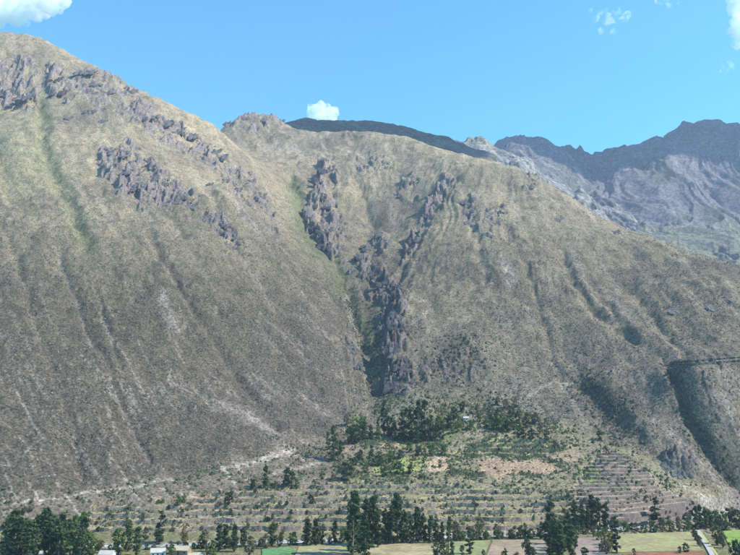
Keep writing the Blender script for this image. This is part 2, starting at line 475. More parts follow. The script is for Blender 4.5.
# terraces -----------------------------------------------------------
TA = [(92,503),(160,497),(252,489),(300,487),(352,481),(420,482),(478,487),(548,489),(580,497),(566,512),(556,533),(92,541)]
TB = [(596,452),(610,447),(640,466),(664,490),(700,504),(690,516),(640,524),(585,527),(568,505),(576,486),(590,468)]
TU = [(452,456),(470,438),(556,436),(560,448),(540,458),(490,458)]
farm = GY > 600
mA = farm & in_poly(QX, GPY + 1.5 * wy, TA); mB = farm & in_poly(QX + 7 * wx, GPY + 5 * wy, TB) & ~mA; mU = farm & in_poly(QX + 4 * wx, GPY + 4 * wy, TU) & ~mA & ~mB
ZT = ZB + 1.9 * fbm(GX / 60, GY / 60, 4, 12)
terr_sets = [(mA, 3.9, 'A'), (mB, 2.7, 'B'), (mU, 4.6, 'U')]
wfoot = np.zeros(Z.shape); riser = np.zeros(Z.shape); tread = np.zeros(Z.shape)
for m, h, _ in terr_sets:
    q = ZT / h; fr = q - np.floor(q)
    zq = (np.floor(q) + 0.24 * np.minimum(fr / 0.9, 1)) * h
    Z = np.where(m, zq + 0.10 * fbm(GX / 6, GY / 6, 2, 14), Z)
    tread = np.where(m, 1, tread); riser = np.where(m & (fr > 0.92), 1, riser); wfoot = np.where(m & (fr > 0.78) & (fr < 0.95), 1, wfoot)

# river channel ------------------------------------------------------
RIV = [(-120,549.5),(0,548.5),(100,547),(190,545),(250,543.5),(330,540.5),(430,537.5),(520,535),(600,530.5),(645,526),(690,517.5),(740,511.5),(830,503)]
rivw = np.array([GP(a, b, -1.2)[:2] for a, b in RIV])
drv = pl_dist(GX, GY, [tuple(p) for p in rivw])
chan = 1 - sstep(6, 10, drv)
Z = Z * (1 - chan) + (-2.6) * chan

# ------------------------------------------------------------------ ground colours (albedo, with some shade painted in)
def lerp(c, t, m):
    return c * (1 - m[..., None]) + np.array(t) * m[..., None]
n_big = fbm(GX / 160, GY / 160, 4, 61); n_mid = fbm(GX / 28, GY / 28, 4, 62); n_fin = fbm(GX / 5, GY / 5, 3, 63); n_streak = fbm(rc / 7, GPY / 60, 4, 64)
C = np.zeros(Z.shape + (3,)) + np.array((0.215, 0.192, 0.132))
C = lerp(C, (0.310, 0.272, 0.185), 0.8 * sstep(300, 150, GPY) * sstep(-0.5, 0.6, n_mid + 0.3))
C = lerp(C, (0.140, 0.126, 0.096), 0.75 * sstep(-0.1, 0.8, 0.8 * n_big + 0.7 * n_mid + 0.15))
C = lerp(C, (0.175, 0.160, 0.140), 0.5 * sstep(260, 420, GPY))
C = lerp(C, (0.135, 0.136, 0.088), 0.45 * sstep(0.1, 0.8, n_streak))
C = lerp(C, (0.290, 0.270, 0.220), 0.55 * sstep(0.25, 0.9, -n_streak + 0.45 * n_fin))
C = lerp(C, (0.400, 0.370, 0.325), 0.75 * sstep(0.15, 0.75, -n_streak + 0.6 * n_fin - 0.2) * sstep(250, 370, GPY) * sstep(420, 330, GPX))
C = lerp(C, (0.330, 0.310, 0.280), 0.55 * sstep(0.45, 1.0, n_fin) * sstep(250, 380, GPY))
C = lerp(C, (0.075, 0.080, 0.050), 0.6 * sstep(0.25, 0.9, -n_fin))
C = lerp(C, (0.140, 0.125, 0.105), 0.55 * sstep(120, 330, GPX) * sstep(420, 300, GPX) * sstep(270, 350, GPY) * hill)
# green gullies and damp strips
for pts, w, s in [([(40,100),(44,150),(66,196),(90,250)], 11, .45), ([(296,188),(300,228),(320,252)], 9, .75), ([(335,262),(356,310),(372,360),(384,404)], 11, .5),
                  ([(0,140),(20,180)], 20, .35), ([(340,285),(372,345)], 8, .3), ([(400,405),(480,408),(530,418)], 14, .5)]:
    C = lerp(C, (0.110, 0.150, 0.070), s * np.exp(-(pl_dist(QX, QY, pts) / w) ** 2) * hill)
# dense scrub plus painted shade on left-facing ravine walls and a cloud-shadow band
for pts, w, s in [([(672,375),(684,405),(702,438),(730,472)], 8, .75), ([(590,385),(612,408)], 16, .6), ([(700,268),(745,275)], 8, .5), ([(440,370),(462,360)], 18, .55)]:
    C = lerp(C, (0.070, 0.070, 0.055), s * np.exp(-(pl_dist(QX, QY, pts) / w) ** 2))
# rock shows where the ground is too steep for grass
gyz, gxz = np.gradient(Z); steep = np.hypot(gyz / np.gradient(YR)[:, None], gxz / (np.gradient(TC)[None, :] * GY))
rk = np.clip(np.clip(rock * 1.3, 0, 1) * (0.35 + 0.65 * sstep(0.7, 1.5, steep)), 0, 0.95)
C = lerp(C, (0.175, 0.160, 0.158), rk)
C = lerp(C, (0.310, 0.280, 0.290), rk * 0.55 * sstep(0.2, 0.8, n_fin))
C = lerp(C, (0.085, 0.078, 0.085), rk * 0.6 * sstep(0.1, 0.8, -n_fin - 0.4 * n_mid))
# valley: alluvial fan, terraces, field ground
fanm = (1 - hill) * sstep(585, 610, GY)
fanm_g = fanm * sstep(300, 380, GPX + 0.9 * (GPY - 480))
C = lerp(C, (0.165, 0.160, 0.095), 0.70 * fanm_g)
C *= (1 - 0.30 * fanm * (1 - fanm_g))[..., None]
C = lerp(C, (0.110, 0.150, 0.055), 0.7 * fanm * sstep(0.0, 0.7, n_mid) * sstep(300, 360, GPX) * sstep(590, 500, GPX))
C = lerp(C, (0.290, 0.255, 0.150), 0.75 * tread * sstep(-0.4, 0.5, n_mid + 0.4 * n_fin) * np.where(mB, 0.35, 1))
C = lerp(C, (0.230, 0.240, 0.085), 0.55 * tread * sstep(0.0, 0.7, -n_mid) * np.where(mB, 0.2, 1))
C = lerp(C, (0.235, 0.190, 0.160), 0.65 * np.where(mB, 1.0, 0.0))
C = lerp(C, (0.185, 0.160, 0.150), 0.9 * riser)
for poly, col, s in [([(476,462),(500,459),(545,462),(562,468),(548,474),(520,472),(498,480),(484,472)], (0.300,0.225,0.160), .85),
                     ([(552,455),(575,448),(584,458),(560,462)], (0.270,0.215,0.150), .7), ([(576,470),(596,466),(606,480),(586,482)], (0.140,0.200,0.060), .8),
                     ([(426,462),(444,456),(450,470),(430,472)], (0.360,0.285,0.205), .8), ([(380,440),(402,438),(404,446),(384,448)], (0.330,0.240,0.160), .7),
                     ([(362,462),(400,456),(428,458),(424,470),(380,474)], (0.215,0.260,0.085), .7), ([(330,446),(360,444),(358,452),(334,454)], (0.290,0.215,0.150), .5),
                     ([(395,428),(440,418),(470,424),(440,446),(400,450)], (0.150,0.185,0.065), .6), ([(190,493),(250,492),(240,508),(190,508)], (0.280,0.225,0.160), .55)]:
    C = lerp(C, col, s * poly_mask(QX, QY, poly, 1.5) * (1 - 0.6 * riser))
floor_m = sstep(606, 592, GY)
C = lerp(C, (0.150, 0.155, 0.075), 0.85 * floor_m)
C = lerp(C, (0.105, 0.135, 0.055), 0.6 * floor_m * sstep(-0.1, 0.5, n_mid))
# bare pale earth: goat tracks, scree chutes, slips
pale = [([(60,258),(70,282),(82,315),(93,342)], 1.3, .8), ([(96,292),(106,325),(112,345)], 1.2, .6), ([(110,388),(122,408),(134,425),(146,450),(153,466)], 1.8, .75),
        ([(162,296),(166,312),(176,328)], 5, 1.05), ([(216,408),(232,414),(250,424)], 6.5, 1.05), ([(250,424),(275,434)], 4, .85), ([(0,508),(30,501),(56,497)], 1.4, .75),
        ([(60,497),(82,492),(112,489),(140,487),(168,480)], 1.3, .6), ([(222,468),(240,464),(262,460),(292,452)], 2.4, .7), ([(268,474),(292,468),(320,462)], 1.6, .65),
        ([(346,292),(356,335),(362,352)], 2.2, .6), ([(350,285),(345,262)], 2, .5), ([(505,268),(512,284)], 6, .8), ([(530,392),(545,386),(560,378),(564,388)], 1.6, .7),
        ([(560,379),(585,378),(618,377)], 1.2, .6), ([(564,388),(575,402),(592,432)], 1.8, .45), ([(405,300),(425,300)], 2.5, .5), ([(412,328),(430,314)], 2.5, .5),
        ([(640,516),(680,511),(700,508),(722,500),(740,502)], 1.3, .85), ([(680,484),(700,494),(715,500)], 2.0, .5), ([(655,425),(690,455),(705,475),(733,498)], 2.6, .5),
        ([(612,290),(622,305),(635,318)], 5, .35), ([(255,270),(275,310)], 2.2, .35), ([(196,175),(240,210),(262,240)], 3, .3), ([(270,150),(300,150),(322,160)], 5, .35),
        ([(330,150),(372,158),(392,142)], 1.6, .5), ([(470,235),(500,260)], 1.5, .3), ([(300,395),(318,408),(326,412)], 3.5, .5), ([(352,345),(357,352)], 4, .5),
        ([(250,424),(262,432),(285,440)], 3, .5), ([(180,330),(205,360),(230,395)], 1.4, .4), ([(570,255),(590,290),(612,310)], 2, .4), ([(720,380),(740,440)], 2, .3)]
speck = sstep(-0.55, 0.35, n_fin)
for pts, w, s in pale:
    C = lerp(C, (0.40, 0.37, 0.335), 0.9 * s * np.exp(-(pl_dist(QX, QY, pts) / w) ** 2) * (0.35 + 0.65 * speck))
C = lerp(C, (0.310, 0.295, 0.275), 0.5 * (1 - sstep(8, 12, drv)))
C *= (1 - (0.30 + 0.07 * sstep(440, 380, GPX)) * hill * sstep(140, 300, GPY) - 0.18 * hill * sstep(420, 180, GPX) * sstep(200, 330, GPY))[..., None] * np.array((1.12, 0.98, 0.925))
C = np.clip(C, 0.02, 0.8)

def hz(X, Y):
    X = np.asarray(X, float); Y = np.asarray(Y, float)
    t = X / Y
    j = np.clip(np.searchsorted(TC, t) - 1, 0, len(TC) - 2); i = np.clip(np.searchsorted(YR, Y) - 1, 0, len(YR) - 2)
    a = np.clip((t - TC[j]) / (TC[j + 1] - TC[j]), 0, 1); b = np.clip((Y - YR[i]) / (YR[i + 1] - YR[i]), 0, 1)
    return (Z[i, j] * (1 - a) + Z[i, j + 1] * a) * (1 - b) + (Z[i + 1, j] * (1 - a) + Z[i + 1, j + 1] * a) * b

YM = np.r_[np.arange(230, 900, 0.5), np.arange(900, 2600, 1.0)]
def ground(px, py, ymin=230.0):
    """where the sight line through a photo pixel first meets the terrain"""
    u = (px - CX) / F; v = (CY - py) / F; dy = CP - v * SP; dz = SP + v * CP
    X = u / dy * YM; zr = CAMZ + dz / dy * YM
    below = (hz(X, YM) >= zr) & (YM > ymin)
    if not below.any(): return None
    k = int(np.argmax(below)); y = YM[k]
    return (u / dy * y, y, float(hz(u / dy * y, y)))

nr, nc = Z.shape
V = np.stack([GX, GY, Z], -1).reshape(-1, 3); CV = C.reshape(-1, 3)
idx = np.arange(nr * nc).reshape(nr, nc)
FQ = np.stack([idx[:-1, :-1], idx[:-1, 1:], idx[1:, 1:], idx[1:, :-1]], -1)
fpx = GPX[:-1, :-1]; fpy = GPY[:-1, :-1]
valley = (fpy > base_line[:-1, :-1]) | (GY[:-1, :-1] < 600)
gx = np.interp(fpy, [40, 120, 130, 150, 182, 212, 238, 262, 300, 345, 402], [190, 222, 235, 256, 291, 301, 312, 335, 352, 363, 376])
left = (fpx < gx) & ~valley
def sub_terrain(name, mask):
    f = FQ[mask]; used = np.unique(f); re = np.zeros(nr * nc, np.int64); re[used] = np.arange(len(used))
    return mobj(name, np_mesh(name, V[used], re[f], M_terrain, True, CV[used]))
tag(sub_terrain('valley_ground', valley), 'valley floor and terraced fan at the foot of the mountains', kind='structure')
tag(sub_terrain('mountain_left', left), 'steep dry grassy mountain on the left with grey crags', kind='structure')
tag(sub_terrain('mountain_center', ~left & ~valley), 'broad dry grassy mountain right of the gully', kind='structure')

# ------------------------------------------------------------------ far mountains
def far_hill(name, label, pts, px0, px1, D0, D1, nx, ny, amp, wl, seed, colf):
    t = TPS([P(*p) if len(p) == 3 else (P(*p[:3])[0], p[2] , p[3]) for p in pts])
    ys = np.linspace(D0, D1, ny); us = np.linspace((px0 - CX) / F, (px1 - CX) / F, nx)
    Yg, U = np.meshgrid(ys, us, indexing='ij'); Xg = Yg * U * 1.02
    z0 = t(Xg, Yg); ax, ay = proj(Xg, Yg, z0)
    top = sstep(D0, D0 + 0.25 * (D1 - D0), Yg)
    wxx = Xg + 0.35 * wl * fbm(Xg / wl, Yg / wl, 3, seed + 3); wyy = Yg + 0.35 * wl * fbm(Xg / wl, Yg / wl, 3, seed + 4)
    r = ridged(wxx / wl, wyy / (1.7 * wl), 5, seed, 0.45)
    z = z0 + amp * (r - 0.75) + 0.26 * amp * ridged(wxx / (wl * .22), wyy / (wl * .42), 4, seed + 9, 0.55)
    c = colf(Xg, Yg, z, ax, ay, r)
    ii = np.arange(ny * nx).reshape(ny, nx)
    f = np.stack([ii[:-1, :-1], ii[:-1, 1:], ii[1:, 1:], ii[1:, :-1]], -1).reshape(-1, 4)
    me = np_mesh(name, np.stack([Xg, Yg, z], -1).reshape(-1, 3), f, M_far, True, np.clip(c, .02, .8).reshape(-1, 3))
    return tag(mobj(name, me), label, kind='structure')

def col_dark(X, Y, z, ax, ay, r):
    c = np.zeros(X.shape + (3,)) + np.array((0.085, 0.072, 0.056))
    return lerp(c, (0.125, 0.105, 0.075), sstep(-.3, .6, fbm(X / 120, Y / 120, 3, 3)))
far_hill('mountain_back_ridge', 'dark shaded ridge rising behind the crest of the central mountain',
         [(250,150,2800),(300,150,2800),(360,160,2800),(420,165,2800),(480,175,2800),(270,136,3150),(301,122,3150),(318,127,3200),(334,129,3200),(350,126,3200),(366,124,3200),(384,127,3200),
          (400,130,3200),(430,137,3200),(452,144,3250),(490,158,3200),(270,140,3700,900),(400,140,3700,900),(490,160,3700,800)],
         240, 500, 2750, 3700, 300, 200, 14, 300, 203, col_dark)
def col_pale(X, Y, z, ax, ay, r):
    c = np.zeros(X.shape + (3,)) + np.array((0.190, 0.172, 0.155))
    c = lerp(c, (0.125, 0.120, 0.122), sstep(-.2, .6, fbm(X / 90, Y / 90, 4, 13)))
    return lerp(c, (0.230, 0.200, 0.130), 0.7 * sstep(.1, .7, fbm(X / 150, Y / 150, 3, 23)))
far_hill('mountain_pale_peak', 'small pale rocky summit in the gap between the dark ridges',
         [(430,170,3100),(480,180,3100),(540,205,3100),(600,230,3100),(440,146,3500),(462,147,3500),(472,141,3500),(482,139,3520),(494,149,3500),(508,154,3500),(530,166,3480),
          (560,184,3450),(590,200,3450),(620,216,3450),(440,146,4000,1000),(540,140,4000,900),(620,140,4000,700)],
         425, 640, 3050, 3980, 320, 220, 34, 240, 303, col_pale)
def col_far(X, Y, z, ax, ay, r):
    c = np.zeros(X.shape + (3,)) + np.array((0.120, 0.108, 0.112))
    c = lerp(c, (0.085, 0.088, 0.066), sstep(-.1, .7, fbm(X / 220, Y / 220, 4, 33)))
    c = lerp(c, (0.200, 0.180, 0.172), 0.6 * sstep(.2, .8, fbm(X / 70, Y / 70, 4, 34)))
    return lerp(c, (0.135, 0.128, 0.085), 0.8 * sstep(222, 240, ay))
far_hill('mountain_far_right', 'high rugged dark blue mountain at the right edge behind the central slope',
         [(480,330,2350),(640,330,2350),(830,330,2350),(480,240,3000),(560,256,3000),(640,262,3000),(740,268,3000),(830,270,3000),(560,210,3600),(600,222,3550),(640,236,3450),(700,240,3400),(740,244,3400),(830,240,3400),
          (480,160,4400),(500,150,4500),(510,141,4500),(530,139,4500),(548,143,4500),(578,150,4500),(588,156,4450),(602,158,4450),(625,155,4450),(650,150,4450),(672,140,4450),(690,131,4450),(706,122,4450),(724,122,4450),(745,125,4450),(830,120,4450),
          (560,180,4050),(610,196,4000),(640,205,3880),(655,168,4120),(662,195,3850),(640,222,3620),(690,215,3720),(715,180,4100),(740,190,3950),(600,185,4100),
          (480,160,5200,1200),(600,160,5200,1150),(700,160,5200,1400),(830,160,5200,1400)],
         470, 830, 2330, 5150, 400, 380, 62, 480, 411, col_far)

# ------------------------------------------------------------------ river, fields, paths
def strip_pts(poly, step):
    out = []
    for (a, b), (c, d) in zip(poly[:-1], poly[1:]):
        n = max(1, int(math.hypot(c - a, d - b) / step))
        out += [(a + (c - a) * i / n, b + (d - b) * i / n) for i in range(n)]
    return out + [poly[-1]]

def ribbon(name, wpts, width, mat, dz=0.06, zfun=None, step=4, jitter=0.0):
    pts = [Vector(p) for p in strip_pts([tuple(p) for p in wpts], step)]
    v = []
    for i, p in enumerate(pts):
        d = (pts[min(i + 1, len(pts) - 1)] - pts[max(i - 1, 0)]).normalized(); n = Vector((-d.y, d.x))
        w = width * 0.5 * (1 + jitter * math.sin(i * 1.7) * math.cos(i * .63))
        for s in (-1, 0, 1):
            q = p + n * w * s
            v.append((q.x, q.y, (zfun(q.x, q.y) if zfun else float(hz(q.x, q.y))) + dz))
    f = [(i * 3 + k, i * 3 + k + 1, i * 3 + k + 4, i * 3 + k + 3) for i in range(len(pts) - 1) for k in (0, 1)]
    return mobj(name, np_mesh(name, v, np.array(f), mat))

mw, nt, b = new_mat('river_water')
g = nt.nodes.new('ShaderNodeNewGeometry').outputs['Position']
n = nz(nt, 0.35, 5, 0.65, g)
nt.links.new(mixc(nt, mapr(nt, n.outputs[0], 0.42, 0.58, 0, 1), (0.20, 0.21, 0.20), (0.62, 0.63, 0.63)), b.inputs['Base Color'])
b.inputs['Roughness'].default_value = 0.25; b.inputs['Specular IOR Level'].default_value = 0.5
bp = nt.nodes.new('ShaderNodeBump'); bp.inputs['Strength'].default_value = 0.6; bp.inputs['Distance'].default_value = 0.3
nt.links.new(n.outputs[0], bp.inputs['Height']); nt.links.new(bp.outputs[0], b.inputs['Normal'])
tag(ribbon('river', rivw, 15, mw, 0, lambda x, y: -1.3, 6), 'pale river running along the foot of the terraces', kind='structure')

def field(label, poly, col, col2, z=0.12):
    m = simple_mat('field_soil', tuple(c_ * 1.12 for c_ in col), 0.35, 0.28, 0.5, 0.95, tuple(c_ * .78 for c_ in col2))
    w = [GP(a, b_, 0.2) for a, b_ in poly]
    me = bpy.data.meshes.new('field')
    vs = [(x, y, 0.55) for x, y, _ in w] + [(x, y, -0.8) for x, y, _ in w]; k = len(w)
    fs = [tuple(range(k))] + [(i, i + k, (i + 1) % k + k, (i + 1) % k) for i in range(k)]
    me.from_pydata(vs, [], fs); me.update(); me.materials.append(m)
    tag(mobj('field', me), label, kind='structure')
field('bright green field at the bottom left of centre', [(262,549.5),(290,547.5),(297,553),(262,557)], (0.10,0.22,0.09), (0.13,0.24,0.10))
field('tan field with dry grass left of the tall eucalyptus row', [(299,547),(348,543.5),(352,560),(292,562)], (0.27,0.25,0.12), (0.31,0.25,0.15))
field('long tan stubble field below the eucalyptus row', [(370,544),(440,542),(446,543),(446,562),(362,562)], (0.34,0.27,0.16), (0.29,0.25,0.14))
field('pale green field right of the stubble field', [(449,542),(490,540.5),(482,562),(449,562)], (0.22,0.25,0.11), (0.27,0.26,0.13))
field('brown ploughed field at the bottom centre', [(493,540.5),(548,539),(552,562),(484,562)], (0.29,0.215,0.155), (0.31,0.25,0.16))
field('mauve brown ploughed field with long tree shadows', [(578,538.5),(606,537.5),(608,562),(572,562)], (0.27,0.205,0.17), (0.29,0.23,0.18))
field('broad green and tan meadow left of the straight path', [(616,534.8),(690,532),(702,551),(612,552.8)], (0.27,0.26,0.11), (0.33,0.27,0.15))
field('strip of red soil along the bottom edge', [(624,553.2),(703,551.6),(710,565),(618,566)], (0.24,0.105,0.060), (0.27,0.14,0.08))
field('bright green field at the right edge', [(722,531.5),(760,529),(770,547),(730,547)], (0.19,0.27,0.06), (0.21,0.28,0.07))

M_path = simple_mat('pale_path', (0.42, 0.39, 0.35), 0.15, 0.8, 0.2)
pw = [GP(a, b_, 0.6)[:2] for a, b_ in [(697.5,530),(702,538),(708,547),(717,563)]]
tag(ribbon('path', pw, 3.4, M_path, 0.75, lambda x, y: 0.0), 'straight pale path leading down to the bottom edge', kind='structure')
M_verge = simple_mat('verge_grass', (0.40, 0.42, 0.13), 0.3, 0.9, 0.4)
pv = [GP(a, b_, 0.6)[:2] for a, b_ in [(700.5,532),(706,540),(713,549),(722.5,563)]]
tag(ribbon('grass_verge', pv, 1.5, M_verge, 0.8, lambda x, y: 0.0), 'yellow green verge beside the straight pale path', kind='structure')

# ------------------------------------------------------------------ terrace walls
shrub_spots = []
def terrace_walls(mask, h, key):
    q0, q1 = int(np.floor(ZT[mask].min() / h)) + 1, int(np.floor(ZT[mask].max() / h))
    walls = []
    for k in range(q0, q1 + 1):
        lev = k * h; runs = []; cur = []
        for j in range(len(TC)):
            col = ZT[:, j]; mm = mask[:, j]
            i = np.where(mm[:-1] & mm[1:] & (col[:-1] < lev) & (col[1:] >= lev))[0]
            if len(i):
                i = i[0]; t = (lev - col[i]) / (col[i + 1] - col[i]); y = YR[i] + t * (YR[i + 1] - YR[i])
                if cur and abs(cur[-1][1] - y) > 6: runs.append(cur); cur = []
                cur.append((TC[j] * y, y))
            elif cur: runs.append(cur); cur = []
        if cur: runs.append(cur)
        runs = [r for r in runs if len(r) > 14]
        if runs: walls.append((k, lev, runs))
    for wi, (k, lev, runs) in enumerate(walls):
        v = []; f = []
        for r in runs:
            xs = np.array(r); nn = fbm(xs[:, 0] / 3.0, xs[:, 1] / 3.0 + k * 7, 3, 71); ruin = fbm(xs[:, 0] / 14.0, np.full(len(r), k * 3.3), 2, 72)
            top = lev + 0.25 + 0.3 * nn - h * sstep(0.15, 0.6, ruin) * (0.45 if key != 'U' else 0.8)
            b0 = len(v)
            for (x, y), tz, w in zip(r, top, nn):
                fy = y - 0.55 - 0.25 * w
                v += [(x, fy - 0.7, lev - h - 0.6), (x, fy, tz), (x, y + 0.75, tz - 0.05), (x, y + 0.75, lev - h - 0.6)]
                if random.random() < 0.045: shrub_spots.append((key, wi, x, y, float(lev)))
            for a in range(len(r) - 1):
                o = b0 + a * 4
                f += [(o, o + 4, o + 5, o + 1), (o + 1, o + 5, o + 6, o + 2), (o + 2, o + 6, o + 7, o + 3)]
            e = b0 + (len(r) - 1) * 4
            f += [(b0, b0 + 1, b0 + 2, b0 + 3), (e + 3, e + 2, e + 1, e)]
        o = mobj('terrace_wall', np_mesh('terrace_wall', v, np.array(f), {'A': M_wall, 'B': M_wallb, 'U': M_wallu}[key]))
        where = {'A': 'long dry stone wall of the lower terraces', 'B': 'mauve stone wall of the close-set terraces on the right',
                 'U': 'short ruined wall of the upper terraces on the fan'}[key]
        tag(o, f"{where}, {ordw(wi + 1)} from the bottom", 'terrace wall',
            {'A': 'walls of the lower terraces', 'B': 'walls of the close-set terraces', 'U': 'walls of the upper terraces'}[key])
for m, h, key in terr_sets: terrace_walls(m, h, key)

# retaining walls of the road cut into the right-hand slope
M_cut = simple_mat('road_cut_stone', (0.085, 0.080, 0.075), 0.4, 1.2, 0.8)
for off, lab in ((0, 'upper of two dark retaining walls across the right-hand slope'), (3.2, 'lower of two dark retaining walls across the right-hand slope')):
    v = []; f = []
    xs = np.arange(673 + off * 2, 775, 0.7)
    for i, x in enumerate(xs):
        p = ground(x, np.interp(x, [672, 700, 740, 800], [363, 361, 358, 353]) + off)
        a = 0.4 * math.sin(i * .9) + random.uniform(-.4, .4)
        v += [(p[0], p[1] - 1.6, p[2] - 2.5), (p[0], p[1] - 1.1, p[2] + 1.5 + a * .5), (p[0], p[1] + 1.0, p[2] + 1.4 + a * .5), (p[0], p[1] + 1.2, p[2] - 2.5)]
    for a in range(len(xs) - 1):
        o = a * 4; f += [(o, o + 4, o + 5, o + 1), (o + 1, o + 5, o + 6, o + 2), (o + 2, o + 6, o + 7, o + 3)]
    f += [(0, 1, 2, 3)]
    tag(mobj('retaining_wall', np_mesh('retaining_wall', v, np.array(f), M_cut)), lab, 'wall', 'walls of the hillside road')

# ------------------------------------------------------------------ rock outcrops
import bmesh
def crag_mesh(seed, n, W, H, Dp, mat=None):
    """cluster of angular blocks; W across, H tall, Dp deep, in metres"""
    rnd = random.Random(seed); bm = bmesh.new()
    for i in range(n):
        cx = rnd.uniform(-.5, .5) * W; cy = rnd.uniform(-.5, .5) * Dp
        ww = W / math.sqrt(n) * rnd.uniform(.65, 1.15); hh = min(max(ww, H * .5), ww * 1.7) * rnd.uniform(.6, 1.0)
        sx = rnd.uniform(-.05, .45); pts = []
        for k in range(15):
            d_ = Vector((rnd.gauss(0, 1), rnd.gauss(0, 1), rnd.gauss(0, 1))).normalized()
            x_ = d_.x * ww * rnd.uniform(.7, 1.05); y_ = d_.y * ww * .9; z_ = d_.z * hh * .8
            pts.append(bm.verts.new((cx + x_ + z_ * sx, cy + y_ + z_ * .35, (cy + y_) * 0.72 + z_ + hh * .12)))
        res = bmesh.ops.convex_hull(bm, input=pts)
        bmesh.ops.delete(bm, geom=[e for e in res['geom_interior'] if isinstance(e, bmesh.types.BMVert)] , context='VERTS')
    me = bpy.data.meshes.new('rock_outcrop'); bm.to_mesh(me); bm.free(); me.materials.append(mat or M_rock); return me

crag_sets = [
 ('upper buttress at the left edge', 'left to right', [(3,95,14,26),(14,88,12,28),(24,97,12,22),(33,100,6,14)]),
 ('dark crags beside the green gully below the left summit', 'left to right', [(53,80,10,14),(60,92,13,18)]),
 ('line of crags under the left skyline', 'left to right', [(85,72,14,6),(94,84,14,9),(108,92,12,8),(119,70,8,10),(130,92,10,8),(142,118,10,14),(152,118,9,10),(164,124,12,12),(178,132,12,14),(192,137,9,10),(213,152,11,16),(222,158,8,10),(90,112,9,8),(68,118,8,10),(103,122,7,8)]),
 ('grey crag cluster midway up the left mountain', 'left to right', [(108,152,10,11),(113,166,8,9),(124,155,9,12),(126,172,8,10),(138,188,10,16),(148,160,7,7),(152,168,6,7),(163,182,9,12),(172,204,9,12),(182,198,9,12),(191,206,9,11),(204,219,6,8),(222,225,8,8),(231,235,9,14)]),
 ('crags above the head of the gully', 'left to right', [(210,185,6,7),(225,182,7,8),(238,190,6,7),(250,182,8,10),(262,196,6,9),(248,205,6,6),(272,215,5,8)]),
 ('dark crags along the right bank of the green gully', 'top to bottom', [(322,172,9,7),(318,182,7,10),(320,197,9,14),(312,207,8,7),(326,208,7,6),(309,218,6,8),(313,230,8,9),(324,233,11,10),(325,247,12,12),(334,256,8,7)]),
 ('crags on the spur above the central cliff', 'top to bottom', [(378,236,8,8),(368,248,9,10),(360,256,9,9),(352,270,7,8)]),
 ('tall dark cliff of the central ravine', 'top to bottom', [(371,276,10,12),(384,284,12,14),(396,290,10,16),(395,322,13,26),(403,330,8,18),(391,352,14,24),(402,368,13,22),(393,386,16,18),(412,384,10,12)]),
 ('dark crags on the diagonal rib of the central mountain', 'top to bottom', [(452,180,5,7),(439,193,6,8),(433,203,7,9),(425,218,6,7),(413,240,7,10),(408,250,6,8),(399,262,5,7),(391,272,5,6)]),
 ('scattered crags high on the central face', 'left to right', [(365,168,9,8),(386,163,6,7),(400,196,6,9),(412,182,7,6),(462,202,10,7),(476,212,7,6),(470,224,9,6),(488,236,8,6),(496,224,7,8),(504,212,6,5)]),
 ('grey rocks on the skyline behind the gully head', 'left to right', [(228,124,7,5),(245,118,8,6),(262,120,8,6),(280,121,7,5)]),
 ('isolated dark crags on the right-hand slope', 'left to right', [(530,187,7,8),(556,220,9,4),(617,233,6,6),(677,310,12,5),(714,310,8,4)]),
 ('bluish rock outcrop beside the close-set terraces', 'left to right', [(668,470,9,11),(677,474,11,14),(688,474,9,9)]),
 ('dark rocks on the rib left of the terraces fan', 'left to right', [(350,350,8,9),(357,366,7,8),(310,398,5,5)]),
]
cs = 0
for desc, order, items in crag_sets:
    items = sorted(items, key=lambda a: a[0] if order[0] == 'l' else a[1])
    for i, (px, py, w, h) in enumerate(items):
        p = ground(px, py)
        if p is None: continue
        m = p[1] / F * 1.04
        o = mobj('rock_outcrop', crag_mesh(900 + cs, random.randint(12, 18) + int(max(0, h - 10) * 1.3), w * m * 1.15, h * m, max(w, h * 1.1) * m, M_rock_shade if desc.startswith(('tall dark', 'dark crags')) else M_rock)); cs += 1
        o.location = (p[0], p[1] + w * m * .12, p[2])
        side = 'from the left' if order[0] == 'l' else 'from the top'
        tag(o, f"{ordw(i + 1)} {side} in the {desc}", 'rock', desc)

# ------------------------------------------------------------------ trees
def leaf_cloud(rnd, centers, per, size, aspect=1.6):
    V_, F_ = [], []
    for (cx, cy, cz, cr) in centers:
        for k in range(per):
            d = Vector((rnd.gauss(0, 1), rnd.gauss(0, 1), rnd.gauss(0, 1))).normalized() * cr * rnd.uniform(.35, 1.0)
            c = Vector((cx, cy, cz)) + Vector((d.x, d.y, d.z * .9))
            n_ = (d.normalized() + Vector((rnd.uniform(-.8, .8), rnd.uniform(-.8, .8), rnd.uniform(-.2, 1.0)))).normalized()
            a = n_.orthogonal().normalized(); a = Matrix.Rotation(rnd.uniform(0, 6.28), 3, n_) @ a; b_ = n_.cross(a)
            s = size * rnd.uniform(.6, 1.35); b0 = len(V_)
            V_ += [tuple(c + a * s * aspect * .5), tuple(c + b_ * s * .4), tuple(c - a * s * aspect * .5), tuple(c - b_ * s * .4)]
            F_.append((b0, b0 + 1, b0 + 2, b0 + 3))
    return V_, F_

